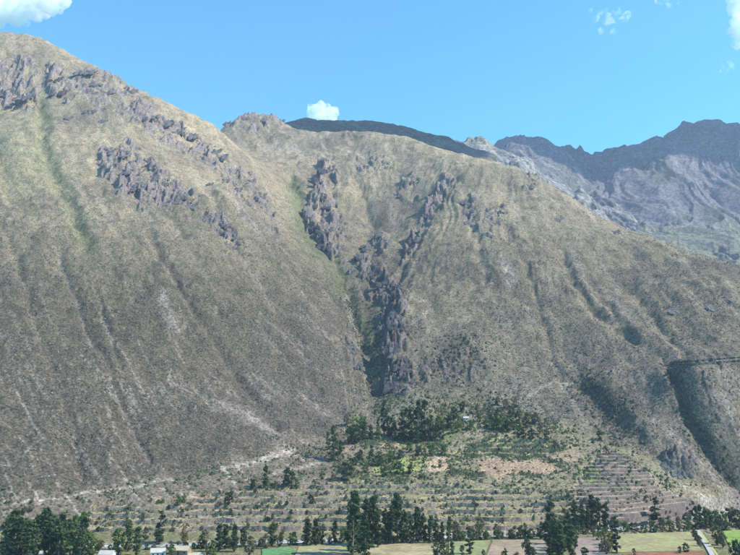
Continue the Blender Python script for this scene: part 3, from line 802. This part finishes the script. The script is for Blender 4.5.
def tree_proto(seed, kind, mat):
    """unit-height tree (height 1 = 10 m before scaling): returns (trunk mesh, crown mesh)"""
    rnd = random.Random(seed); mb = MB(); H = 10.0
    lean = rnd.uniform(-.5, .5); pts = [(0, 0, -0.6), (lean * .2, .05, 2), (lean * .6, .1, 5), (lean, .1, 7.6), (lean * 1.1, .1, 9.4)]
    prof = {'euc': ([0.08, .22, .45, .7, .88, 1.0], [0.6, 1.15, 1.2, .95, .55, .1]),
            'slim': ([0.08, .2, .45, .7, .9, 1.0], [0.45, .85, .95, .8, .45, .1]),
            'con': ([0.08, .18, .4, .65, .85, 1.0], [0.9, 1.45, 1.3, .9, .5, .08]),
            'round': ([0.10, .25, .45, .7, .88, 1.0], [1.4, 2.9, 3.6, 3.4, 2.2, .6]),
            'shrub': ([0.02, .15, .4, .65, .85, 1.0], [3.0, 5.2, 6.0, 5.0, 3.2, 1.0])}[kind]
    if kind in ('euc', 'slim', 'con'):
        mb.tube(pts, [.22, .18, .13, .08, .03], 6)
    else:
        pts = [(0, 0, -0.6), (.1, 0, 1.2), (lean, .1, 3.2), (lean, .3, 6.0)]
        mb.tube(pts, [.4, .33, .22, .06], 6)
    cent = []; nclump = {'euc': 44, 'slim': 30, 'con': 34, 'round': 40, 'shrub': 34}[kind]
    for i in range(nclump):
        t = rnd.uniform(prof[0][0], .97); R = np.interp(t, prof[0], prof[1]) * rnd.uniform(.75, 1.2)
        a = rnd.uniform(0, 6.283); r = R * math.sqrt(rnd.uniform(.05, 1)) * .85
        ax = np.interp(t * H, [p[2] for p in pts], [p[0] for p in pts]); ay = np.interp(t * H, [p[2] for p in pts], [p[1] for p in pts])
        c = (ax + r * math.cos(a), ay + r * math.sin(a), t * H)
        cr = {'euc': .55, 'slim': .45, 'con': .5, 'round': 1.05, 'shrub': 1.7}[kind] * rnd.uniform(.7, 1.25)
        cent.append((*c, cr))
        if i % 3 == 0:
            zt = max(0.5, c[2] - r * 0.9 - .3)
            mb.tube([(np.interp(zt, [p[2] for p in pts], [p[0] for p in pts]), ay, zt), ((c[0] + ax) / 2, (c[1] + ay) / 2, (zt + c[2]) / 2 + .1), c], [.07, .05, .02], 4)
    size = {'euc': .42, 'slim': .36, 'con': .36, 'round': .62, 'shrub': 1.0}[kind]
    v, f = leaf_cloud(rnd, cent, {'euc': 22, 'slim': 22, 'con': 26, 'round': 26, 'shrub': 22}[kind], size, 1.9 if kind in ('euc', 'slim') else 1.5)
    cm = np_mesh('crown', v, np.array(f), mat)
    return mb.mesh('trunk', M_trunk, True), cm

PROTO = {}
def protos(kind, mat, n=4):
    key = (kind, mat.name)
    if key not in PROTO: PROTO[key] = [tree_proto(hash_seed(key) + i, kind, mat) for i in range(n)]
    return PROTO[key]
def hash_seed(k): return sum(ord(c) * (i + 3) for i, c in enumerate(str(k))) % 9973

TREE_NAME = {'euc': 'eucalyptus_tree', 'slim': 'poplar_tree', 'con': 'conifer_tree', 'round': 'broadleaf_tree', 'shrub': 'shrub'}
def plant(kind, mat, loc, hm, wide, label, cat, group):
    tm, cm = random.choice(protos(kind, mat))
    r = empty(TREE_NAME[kind], loc, random.uniform(0, 6.28))
    r.scale = (hm / 10 * wide, hm / 10 * wide, hm / 10)
    mobj('stem' if kind == 'shrub' else 'trunk', tm, r); mobj('crown', cm, r)
    return tag(r, label, cat, group)

# grove: (description, category, default kind, material, default wide, [(px, base py, height px[, kind, mat, wide])...])
MAT = {'e': M_euc, 'd': M_dark, 'g': M_green, 'o': M_olive, 'y': M_gold}
groves = [
 ('tree in the dense dark grove at the bottom left corner', 'euc', 'e', 1.5, [(4,551,30),(12,556,38),(20,552,28),(27,558,36),(36,552,30),(44,556,40),(52,551,30),(60,556,36),(68,552,34),(75,556,30),(83,550,32),(16,562,40,'euc','d'),(49,562,34,'euc','d'),(8,562,34),(32,564,30),(58,564,32,'euc','d'),(80,563,30),(40,547,26,'euc','d'),(24,546,24,'euc','d'),(64,546,24,'euc','d'),(70,562,30,'round','g'),(90,558,22,'round','g')]),
 ('bright green shrub behind the grove at the bottom left', 'shrub', 'g', 1.0, [(50,530,10),(62,524,9),(76,527,11),(44,524,8),(84,522,9),(12,530,12),(26,528,10)]),
 ('tree among the house roofs at the bottom left', 'euc', 'e', 1.4, [(118,554,20,'round','g'),(128,551,26),(136,556,30),(157,546,30,'slim','d',1.7),(146,540,13,'round','o'),(184,545,18,'round','y',0.7),(172,557,12,'round','g'),(205,549,16,'round','o'),(218,552,24),(226,549,20),(234,552,27),(243,546,17,'round','d',.8),(212,561,16,'round','g'),(250,556,13,'round','o')]),
 ('small tree standing alone on the lower slope at the left', 'round', 'o', 0.8, [(31,512,14),(24,515,9)]),
 ('tree on the terraces below the white slips', 'round', 'd', 1.0, [(265,489,25,'euc','e',1.1),(252,490,10),(288,486,15,'round','d',1.1),(228,506,13,'round','d',1.1),(178,507,11,'round','g',1.0),(184,503,8,'round','g',1.0),(297,489,8,'round','g'),(345,480,16,'round','o',1.6),(322,480,8,'round','g'),(333,482,9,'round','o'),(312,506,8),(275,489,8,'round','y')]),
 ('tree in front of the lower terrace walls', 'euc', 'e', 1.4, [(272,546,20),(266,549,14,'round','o'),(307,544,23,'euc','d'),(316,546,26,'euc','d'),(322,543,16,'round','d'),(335,544,20),(292,544,11,'round','g'),(283,541,9,'round','o'),(344,542,13,'round','g')]),
 ('tall eucalyptus in the row above the stubble field', 'euc', 'e', 1.15, [(352,556,56),(358,552,40),(367,547,45,'euc','d'),(372,546,44),(378,548,38,'euc','d'),(386,545,36),(392,545,40,'euc','d'),(398,544,42),(404,544,32),(411,544,26),(418,544,30,'euc','d'),(424,543,25),(430,544,30),(436,543,24,'euc','d'),(442,543,20),(449,542,26),(456,541,18,'round','o',.8),(365,560,44,'euc','d')]),
 ('tree growing in the stubble field at the bottom edge', 'round', 'e', 0.9, [(436,557,15),(444,559,18),(452,556,16,'euc','e',1.6),(470,555,29,'slim','d',1.5),(463,557,12,'round','o'),(505,562,14,'round','d'),(528,560,18),(533,562,15),(517,562,9,'round','o'),(484,558,7,'round','g')]),
 ('bush along the upper edge of the tan fields', 'shrub', 'g', 1.0, [(462,541,8),(474,540,10,'shrub','o'),(486,540,9),(498,539,9),(512,538,8,'shrub','o'),(520,540,13,'round','d',1.1),(530,538,9),(480,536,16,'round','o'),(497,537,13,'round','o'),(540,539,11,'round','d')]),
 ('tree in the clump at the right of the brown field', 'euc', 'e', 1.4, [(548,545,22,'round','d',.9),(551,540,34,'euc','d',1.3),(556,552,30),(562,556,28),(568,550,26),(572,558,26),(560,562,30,'euc','d'),(551,562,24,'euc','d'),(575,548,18),(585,560,12,'round','d',1.1)]),
 ('tree in the dark stand behind the mauve brown field', 'euc', 'd', 1.3, [(570,534,22),(576,532,26),(582,531,28),(588,532,24),(594,531,30),(601,530,34,'con','d',1.3),(607,531,28),(565,530,18,'round','o',.8),(557,532,12,'round','g')]),
 ('golden bush along the edge of the mauve brown field', 'round', 'y', 0.9, [(598,541,9,'round','g'),(604,546,12),(610,549,14),(612,543,11,'round','o'),(594,537,7,'round','g'),(607,555,12,'round','o'),(601,552,8,'round','g')]),
 ('tree standing between the meadow and the close-set terraces', 'round', 'g', 1.0, [(617,553,28,'slim','d',1.7),(616,529,14,'round','g',1.3),(655,526,28,'slim','d',1.8),(626,532,9),(636,532,9,'round','o'),(645,533,9),(655,533,11),(663,532,12,'round','o'),(671,532,10),(679,531,11,'round','o'),(688,530,11),(693,516,14,'slim','d',2.0)]),
 ('tree around the far end of the straight pale path', 'euc', 'd', 1.2, [(697,531,23),(701,529,22),(706,530,24,'euc','e'),(711,528,16,'round','d'),(713,534,10,'round','o',.8),(696,541,11,'round','d',.9),(700,547,11,'round','o',.8)]),
 ('tree in the green belt at the right edge', 'round', 'g', 1.0, [(716,524,14),(723,527,16),(730,526,15,'round','e'),(737,528,18,'round','e'),(744,524,14),(718,545,18,'round','e',.9),(723,548,14,'round','o',.9),(736,558,16,'round','d'),(744,560,16,'round','o'),(727,532,10),(686,553,10,'round','d',1.2),(680,554,6,'round','d'),(634,556,6,'round','o'),(709,520,9,'round','o'),(733,516,8,'round','o')]),
 ('tall conifer in the dark stand at the gully mouth', 'con', 'd', 1.3, [(402,440,24),(407,442,29),(413,441,36),(418,443,30),(420,438,40),(426,441,34),(432,440,28),(437,438,22),(396,440,16),(442,441,18)]),
 ('tree on the left bank at the gully mouth', 'euc', 'e', 1.4, [(334,459,30,'con','e',1.2),(341,461,22,'con','e',1.3),(328,450,16,'con','e',1.3),(350,444,20,'round','d',.8),(357,443,17,'round','d',.9),(364,440,18),(371,440,16),(378,438,22,'con','e',1.2),(384,435,33,'con','d',1.1),(390,437,18,'round','e',.9),(362,428,10,'round','g'),(346,426,10,'round','o')]),
 ('tree among the small green plots below the gully mouth', 'round', 'e', 1.0, [(372,466,20,'con','e',1.3),(380,466,15),(360,461,12,'round','d'),(391,462,10,'round','g'),(400,459,11,'round','d'),(410,452,9,'round','g'),(418,456,10,'round','d'),(424,463,9,'round','g'),(432,456,12,'round','g'),(445,456,12,'round','g',1.1),(440,467,8,'round','o'),(352,470,12,'round','d',1.2),(366,473,9,'round','g'),(384,477,10,'round','g',1.2),(398,474,12,'round','g',1.3),(410,474,10,'round','d',1.2),(422,478,9,'round','o')]),
 ('tree around the small white hut', 'round', 'g', 1.0, [(440,430,15,'round','y',.9),(449,428,14,'round','d'),(455,419,12,'round','d'),(462,412,9,'round','d'),(458,432,11,'round','g',1.2),(470,430,9,'round','g'),(478,414,9,'round','o')]),
 ('bright green tree in the thicket right of the hut', 'round', 'g', 1.2, [(486,428,11),(494,430,13),(502,431,14),(508,432,12,'round','d'),(514,430,10),(498,420,10,'round','d'),(490,417,8),(520,435,9),(512,417,11,'round','o'),(480,422,8)]),
 ('grey olive tree in the thicket on the slope above the terraces', 'round', 'o', 1.0, [(520,424,14),(528,428,14),(536,424,12),(523,438,10,'round','d'),(531,440,11,'round','d'),(547,442,12,'round','d'),(540,434,10),(506,410,10),(516,408,9),(498,406,8),(600,440,9,'round','d'),(555,448,8)]),
]
for desc, kind0, mat0, w0, items in groves:
    items = sorted(items, key=lambda a: a[0]); cat = 'bush' if ('bush' in desc or 'shrub' in desc) else 'tree'
    for i, it in enumerate(items):
        px, py, h = it[:3]; kind = it[3] if len(it) > 3 else kind0; mt = MAT[it[4] if len(it) > 4 else mat0]
        w = it[5] if len(it) > 5 else (w0 if kind == kind0 else {'euc': 1.4, 'slim': 1.5, 'con': 1.3, 'round': 1.0, 'shrub': 1.0}[kind])
        p = ground(px, min(py, 566), 460)
        if p is None: continue
        hm = h / F * (p[1] * CP) * 1.04 * random.uniform(.84, 1.14)
        plant(kind, mt, (p[0], p[1], p[2] - .1), hm, w * random.uniform(.9, 1.1), f"{ordw(i + 1)} from the left: {desc}", cat, desc + ' and its neighbours')

# bushes lining the near bank of the river
bank = []
for px in np.arange(6, 690, 7.4):
    if random.random() < .9:
        py = np.interp(px, [a for a, _ in RIV], [b_ for _, b_ in RIV]) + random.uniform(2.6, 4.6); bank.append((px + random.uniform(-3, 3), py))
for i, (px, py) in enumerate(sorted(bank)):
    p = ground(px, py, 460); hm = random.uniform(3.5, 7.5)
    plant(random.choice(['round', 'shrub', 'round']), random.choice([M_green, M_olive, M_dark, M_euc]), (p[0], p[1], p[2] - .1), hm, random.uniform(.9, 1.3),
          f"{ordw(i + 1)} bush from the left on the near bank of the river", 'bush', 'bushes along the river bank')
# bushes on the terrace walls
random.shuffle(shrub_spots)
spots = sorted(shrub_spots[:230], key=lambda s: (s[0], s[1], s[2] / s[3]))
cnt = {}
for key, wi, x, y, z in spots:
    c = cnt[(key, wi)] = cnt.get((key, wi), 0) + 1
    where = {'A': 'lower terraces', 'B': 'close-set terraces on the right', 'U': 'upper terraces'}[key]
    hm = random.uniform(1.6, 3.6) * (0.8 if key == 'B' else 1)
    mt = random.choice([M_olive, M_olive, M_green, M_dark, M_dark]); 
    plant('shrub', mt, (x, y - random.uniform(.2, 1.6), z - random.choice((0.2, 2.4)) + 0.1), hm, random.uniform(.8, 1.3),
          f"{ordw(c)} bush from the left on the {ordw(wi + 1)} wall up, {where}", 'bush', 'bushes on the walls of the ' + where)

# ------------------------------------------------------------------ houses
M_plaster = simple_mat('white_plaster', (0.66, 0.62, 0.57), 0.08, 1.5, 0.1)
M_adobe = simple_mat('adobe_wall', (0.36, 0.26, 0.18), 0.15, 1.5, 0.2)
M_tin = simple_mat('pale_tin_roof', (0.50, 0.46, 0.42), 0.15, 1.2, 0.1, 0.85)
M_tile = simple_mat('tan_tile_roof', (0.50, 0.40, 0.29), 0.2, 2.0, 0.4)
M_wood = simple_mat('dark_wood', (0.06, 0.045, 0.035), 0.2, 3.0, 0.2)
def house(px, py, w, d, h, rz, wall, roof, label, pz=None):
    p = ground(px, py, 460); t = empty('house', (p[0], p[1], p[2]), rz)
    m = MB(); rh = d * .32
    m.add([(-w/2,-d/2,-1),(w/2,-d/2,-1),(w/2,d/2,-1),(-w/2,d/2,-1),(-w/2,-d/2,h),(w/2,-d/2,h),(w/2,d/2,h),(-w/2,d/2,h),(-w/2,0,h+rh),(w/2,0,h+rh)],
          [(0,1,5,4),(2,3,7,6),(1,2,6,9,5),(3,0,4,8,7)])
    mobj('wall', m.mesh('wall', wall), t)
    m = MB(); o = .45; e = rh * o / (d / 2)
    for s in (-1, 1):
        y1 = s * (d/2 + o); a = [(-w/2-o, y1, h-e+.06), (w/2+o, y1, h-e+.06), (w/2+o, 0, h+rh+.06), (-w/2-o, 0, h+rh+.06)]
        b_ = [(q[0], q[1], q[2] + .16) for q in a]
        m.add(a + b_, [(0,1,2,3),(7,6,5,4),(0,4,5,1),(1,5,6,2),(2,6,7,3),(3,7,4,0)])
    rf = mobj('roof', m.mesh('roof', roof), t)
    m = MB(); m.box(-.15, .15, -.1, .1, 0, .18); m.tube([(-w/2-o, 0, h+rh+.22), (w/2+o, 0, h+rh+.22)], [.14, .14], 6); mobj('ridge_cap', m.mesh('ridge_cap', roof), rf)
    m = MB(); m.box(-.5, .5, -d/2-.06, -d/2+.05, 0, 2.05); mobj('door', m.mesh('door', M_wood), t)
    wm = MB(); wm.box(-.5, .5, -.06, .05, 0, 1.0); wme = wm.mesh('window', M_wood)
    fm = MB(); fm.box(-.62, .62, -.10, .0, -.14, -.02); fme = fm.mesh('sill', wall)
    for x in [v_ for v_ in (-w*.33, w*.33) if abs(v_) > 1.2]:
        wo = mobj('window', wme, t); wo.location = (x, -d/2, 1.0); mobj('sill', fme, wo)
    return tag(t, label, 'house')
house(38, 560, 10, 6, 3.4, .15, M_plaster, M_tin, 'house with white walls at the bottom edge below the dark grove')
house(107, 559, 9, 6, 3.2, -.1, M_plaster, M_tin, 'pale blue roofed house at the bottom edge right of the grove')
house(158, 556, 9, 6, 2.8, .2, M_plaster, M_tin, 'whitish roofed house below the narrow dark poplar')
house(180, 554, 13, 7, 3.0, -.15, M_adobe, M_tile, 'long tan roofed house right of the whitish roofed one')
house(196, 561, 9, 6, 3.0, .1, M_plaster, M_tile, 'small tan roofed house at the bottom edge below the long one')
house(77, 546, 5, 4, 2.8, .3, M_plaster, M_tin, 'small white house glimpsed between the grove trees')
house(466, 420, 6, 4, 2.3, .1, M_plaster, M_tin, 'small white hut among trees on the fan below the slope')

# ------------------------------------------------------------------ scrub and tussocks on the slopes (nobody could count them)
M_scrub, nt, b = new_mat('scrub')
at = nt.nodes.new('ShaderNodeAttribute'); at.attribute_name = 'tint'
g = nt.nodes.new('ShaderNodeNewGeometry').outputs['Position']
nt.links.new(mul(nt, at.outputs['Color'], mapr(nt, nz(nt, 1.3, 3, .6, g).outputs[0], .3, .7, .6, 1.4)), b.inputs['Base Color'])
def scrub(name, label, count, weight, smin, smax, cols, seed):
    rng = np.random.default_rng(seed)
    inside = (GPX > -25) & (GPX < 765) & (GPY > 20) & (GPY < 575)
    area = np.gradient(YR)[:, None] * np.gradient(TC)[None, :] * GY
    w = (weight * inside * area).ravel(); w /= w.sum()
    pick = rng.choice(len(w), count, p=w)
    yy = GY.ravel()[pick] + rng.uniform(-.5, .5, count) * np.gradient(YR)[pick // nc]; tt = GT.ravel()[pick] + rng.uniform(-.5, .5, count) * np.gradient(TC)[pick % nc]
    xx = tt * yy; zz_ = hz(xx, yy)
    s = rng.uniform(0, 1, count) ** 1.8 * (smax - smin) + smin
    ang = np.arange(5) * 2 * np.pi / 5
    ring = np.stack([np.cos(ang), np.sin(ang)], 1)
    verts = np.zeros((count, 6, 3)); jr = rng.uniform(.55, 1.25, (count, 5)); rot = rng.uniform(0, 6.28, count)
    cr, sr = np.cos(rot)[:, None], np.sin(rot)[:, None]
    verts[:, :5, 0] = (ring[:, 0] * cr - ring[:, 1] * sr) * jr * s[:, None]; verts[:, :5, 1] = (ring[:, 0] * sr + ring[:, 1] * cr) * jr * s[:, None]
    verts[:, :5, 2] = s[:, None] * rng.uniform(-.6, .25, (count, 5)); verts[:, 5, 2] = s * rng.uniform(.7, 1.3, count); verts[:, 5, :2] = rng.uniform(-.4, .4, (count, 2)) * s[:, None]
    verts += np.stack([xx, yy, zz_], 1)[:, None, :]
    tri = np.array([[i, (i + 1) % 5, 5] for i in range(5)])
    f = (tri[None] + (np.arange(count) * 6)[:, None, None]).reshape(-1, 3)
    cols = np.array(cols); ci = rng.integers(0, len(cols), count); cc = cols[ci] * rng.uniform(.75, 1.25, (count, 1))
    cv = np.repeat(cc, 6, 0)
    return tag(mobj(name, np_mesh(name, verts.reshape(-1, 3), f, M_scrub, False, cv)), label, kind='stuff')
dens = 0.25 + 0.9 * sstep(-.4, .6, n_mid + 0.5 * n_big)
palem = np.zeros(Z.shape)
for pts, w, s in pale: palem = np.maximum(palem, np.exp(-(pl_dist(GPX, GPY, pts) / w) ** 2))
wt = hill * dens * sstep(170, 330, GPY) * (1 - .8 * palem) * (1 - .7 * np.clip(rock, 0, 1))
scrub('scrub', 'grey green scrub speckling the lower mountain slopes', 110000, wt, .35, 1.45,
      [(.080,.078,.048),(.060,.064,.038),(.105,.098,.068),(.15,.135,.11),(.20,.18,.155),(.092,.080,.064),(.07,.068,.05)], 3)
wt2 = (1 - hill) * sstep(604, 612, GY) * (0.15 + sstep(-.2, .5, n_mid)) * (1 - .3 * tread) * (1 - .9 * palem) * (drv > 18)
wt2 = wt2 * (1 + 2.5 * wfoot) * (1 + 2.2 * poly_mask(GPX, GPY, [(330,445),(370,408),(440,404),(540,408),(566,440),(580,486),(470,484),(340,478)], 8))
for pl_ in ([(476,462),(500,459),(545,462),(562,468),(548,474),(520,472),(498,480),(484,472)], [(426,462),(444,456),(450,470),(430,472)]): wt2 = wt2 * (1 - .92 * poly_mask(QX, QY, pl_, 2))
scrub('undergrowth', 'low green undergrowth covering the alluvial fan and terraces', 38000, wt2, .45, 2.4,
      [(.055,.072,.030),(.038,.050,.026),(.075,.095,.036),(.10,.10,.055),(.07,.066,.042)], 4)
ravm = np.zeros(Z.shape)
for pts, w in [([(672,375),(684,405),(702,438),(730,472)], 10), ([(585,385),(606,408),(625,430)], 16), ([(372,330),(380,380),(384,404)], 9), ([(440,372),(465,360)], 18), ([(350,300),(365,345)], 8), ([(480,405),(530,415)], 14), ([(400,405),(440,405)], 10)]:
    ravm = np.maximum(ravm, np.exp(-(pl_dist(QX, QY, pts) / w) ** 2))
scrub('ravine_brush', 'dark dense brush filling the ravines', 12000, ravm * (GY > 640), .7, 2.8,
      [(.045,.055,.030),(.060,.065,.038),(.080,.085,.050),(.07,.06,.05)], 5)

# ------------------------------------------------------------------ clouds (closed bodies of scattering droplets)
def cloud_mat(name, dens, even=False, scale=0.016, lo=0.38, hi=0.60):
    m = bpy.data.materials.new(name); m.use_nodes = True; nt = m.node_tree; nt.nodes.clear()
    out = nt.nodes.new('ShaderNodeOutputMaterial'); pv = nt.nodes.new('ShaderNodeVolumePrincipled')
    pv.inputs['Color'].default_value = (1, 1, 1, 1); pv.inputs['Density'].default_value = dens; pv.inputs['Anisotropy'].default_value = 0.0
    if not even:
        g = nt.nodes.new('ShaderNodeNewGeometry').outputs['Position']
        n_ = nz(nt, scale, 6, 0.62, g)
        nt.links.new(mapr(nt, n_.outputs[0], lo, hi, 0.0, dens), pv.inputs['Density'])
    nt.links.new(pv.outputs[0], out.inputs['Volume']); return m
def cloud(label, blobs, D, voxel, mat, seed, detail=3, world_blobs=None):
    """blobs: (px, py, radius px)"""
    rnd = random.Random(seed); bm = bmesh.new(); m = D / F
    src = world_blobs or [(*P(px, py, D + rnd.uniform(-.5, .5) * r * m), r * m) for px, py, r in blobs]
    for (x, y, z, R) in src:
        puffs = [(x, y, z, R * .8)]
        for k in range(detail * 7):
            d = Vector((rnd.gauss(0, 1), rnd.gauss(0, 1), rnd.gauss(0, 1) * .8)).normalized()
            puffs.append((x + d.x * R * .75, y + d.y * R * .75, z + d.z * R * .7, R * rnd.uniform(.18, .42)))
        for (a, b_, c, r) in puffs:
            bmesh.ops.create_icosphere(bm, subdivisions=2, radius=r, matrix=Matrix.Translation((a, b_, c)))
    me = bpy.data.meshes.new('cloud'); bm.to_mesh(me); bm.free(); me.materials.append(mat)
    o = mobj('cloud', me)
    rm = o.modifiers.new('union', 'REMESH'); rm.mode = 'VOXEL'; rm.voxel_size = voxel
    return tag(o, label, 'cloud')
CD = 8500
M_cl = cloud_mat('cloud_dense', 0.018); M_th = cloud_mat('cloud_thin', 0.012, False, 0.011, 0.47, 0.66); M_ev = cloud_mat('cloud_even', 0.02, True)
cloud('large white cloud at the top left corner', [(-30,-5,30),(5,2,26),(30,5,21),(50,2,18),(64,2,9),(-5,14,16),(20,18,12)], CD, 18, M_cl, 1)
cloud('small round white cloud behind the central crest', [(313,112,9),(321,109,10),(332,113,9),(326,120,12),(312,119,7)], CD, 11, M_cl, 2)
cloud('white cloud cut off by the right edge', [(737,-6,12),(735,8,11),(739,20,11),(735,32,9),(738,43,8),(742,28,12)], CD, 14, M_cl, 3)
def wisp(px, py, dx, dy, n, r, seed):
    rnd = random.Random(seed)
    return [(px + dx * i / n + rnd.gauss(0, r * .8), py + dy * i / n + rnd.gauss(0, r * .8), r * rnd.uniform(.5, 1.1)) for i in range(n)]
cloud('small wisp of cloud below the white cloud at the right edge', wisp(721, 66, 14, 2, 8, 5, 1), CD, 14, M_th, 4)
cloud('faint broken wisp of cloud high in the right sky', wisp(594, 14, 18, 3, 9, 6, 3) + wisp(622, 16, -8, 8, 7, 5, 5), CD, 14, M_th, 5)
cloud('faint wisp of cloud at the top edge', wisp(658, 0, 16, 1, 8, 4, 7), CD, 14, M_th, 6)
def shade_cloud(label, targets, t, seed):
    """a cloud higher up and further to the right, outside the picture, whose shadow falls on the targets"""
    wb = []
    for px, py, D, r in targets:
        x, y, z = P(px, py, D); q = Vector((x, y, z)) + SUN * t; wb.append((q.x, q.y, q.z, r))
    cloud(label, None, 0, 60, M_ev, seed, 1, wb)
shade_cloud('cloud above the picture shading the far right mountain',
            [(510,152,4450,220),(545,160,4400,290),(585,172,4350,310),(622,172,4400,310),(660,152,4450,260),(700,142,4500,290),(740,155,4450,380),(790,170,4400,400)], 2600, 11)
shade_cloud('cloud above the picture shading the ridge behind the central crest',
            [(285,140,3000,190),(315,142,3000,230),(350,142,3000,240),(390,146,3000,240),(425,150,3050,220),(450,156,3080,160)], 2600, 12)

# ------------------------------------------------------------------ haze
mh = bpy.data.materials.new('haze_air'); mh.use_nodes = True; nt = mh.node_tree; nt.nodes.clear()
out = nt.nodes.new('ShaderNodeOutputMaterial'); pv = nt.nodes.new('ShaderNodeVolumePrincipled')
pv.inputs['Color'].default_value = (0.68, 0.74, 1.0, 1); pv.inputs['Density'].default_value = 0.00005; pv.inputs['Anisotropy'].default_value = 0.1
nt.links.new(pv.outputs[0], out.inputs['Volume'])
m = MB(); m.box(-5200, 5200, -300, 5400, -6, 2300)
tag(mobj('haze', m.mesh('haze', mh)), 'thin blue haze over the valley', kind='stuff')
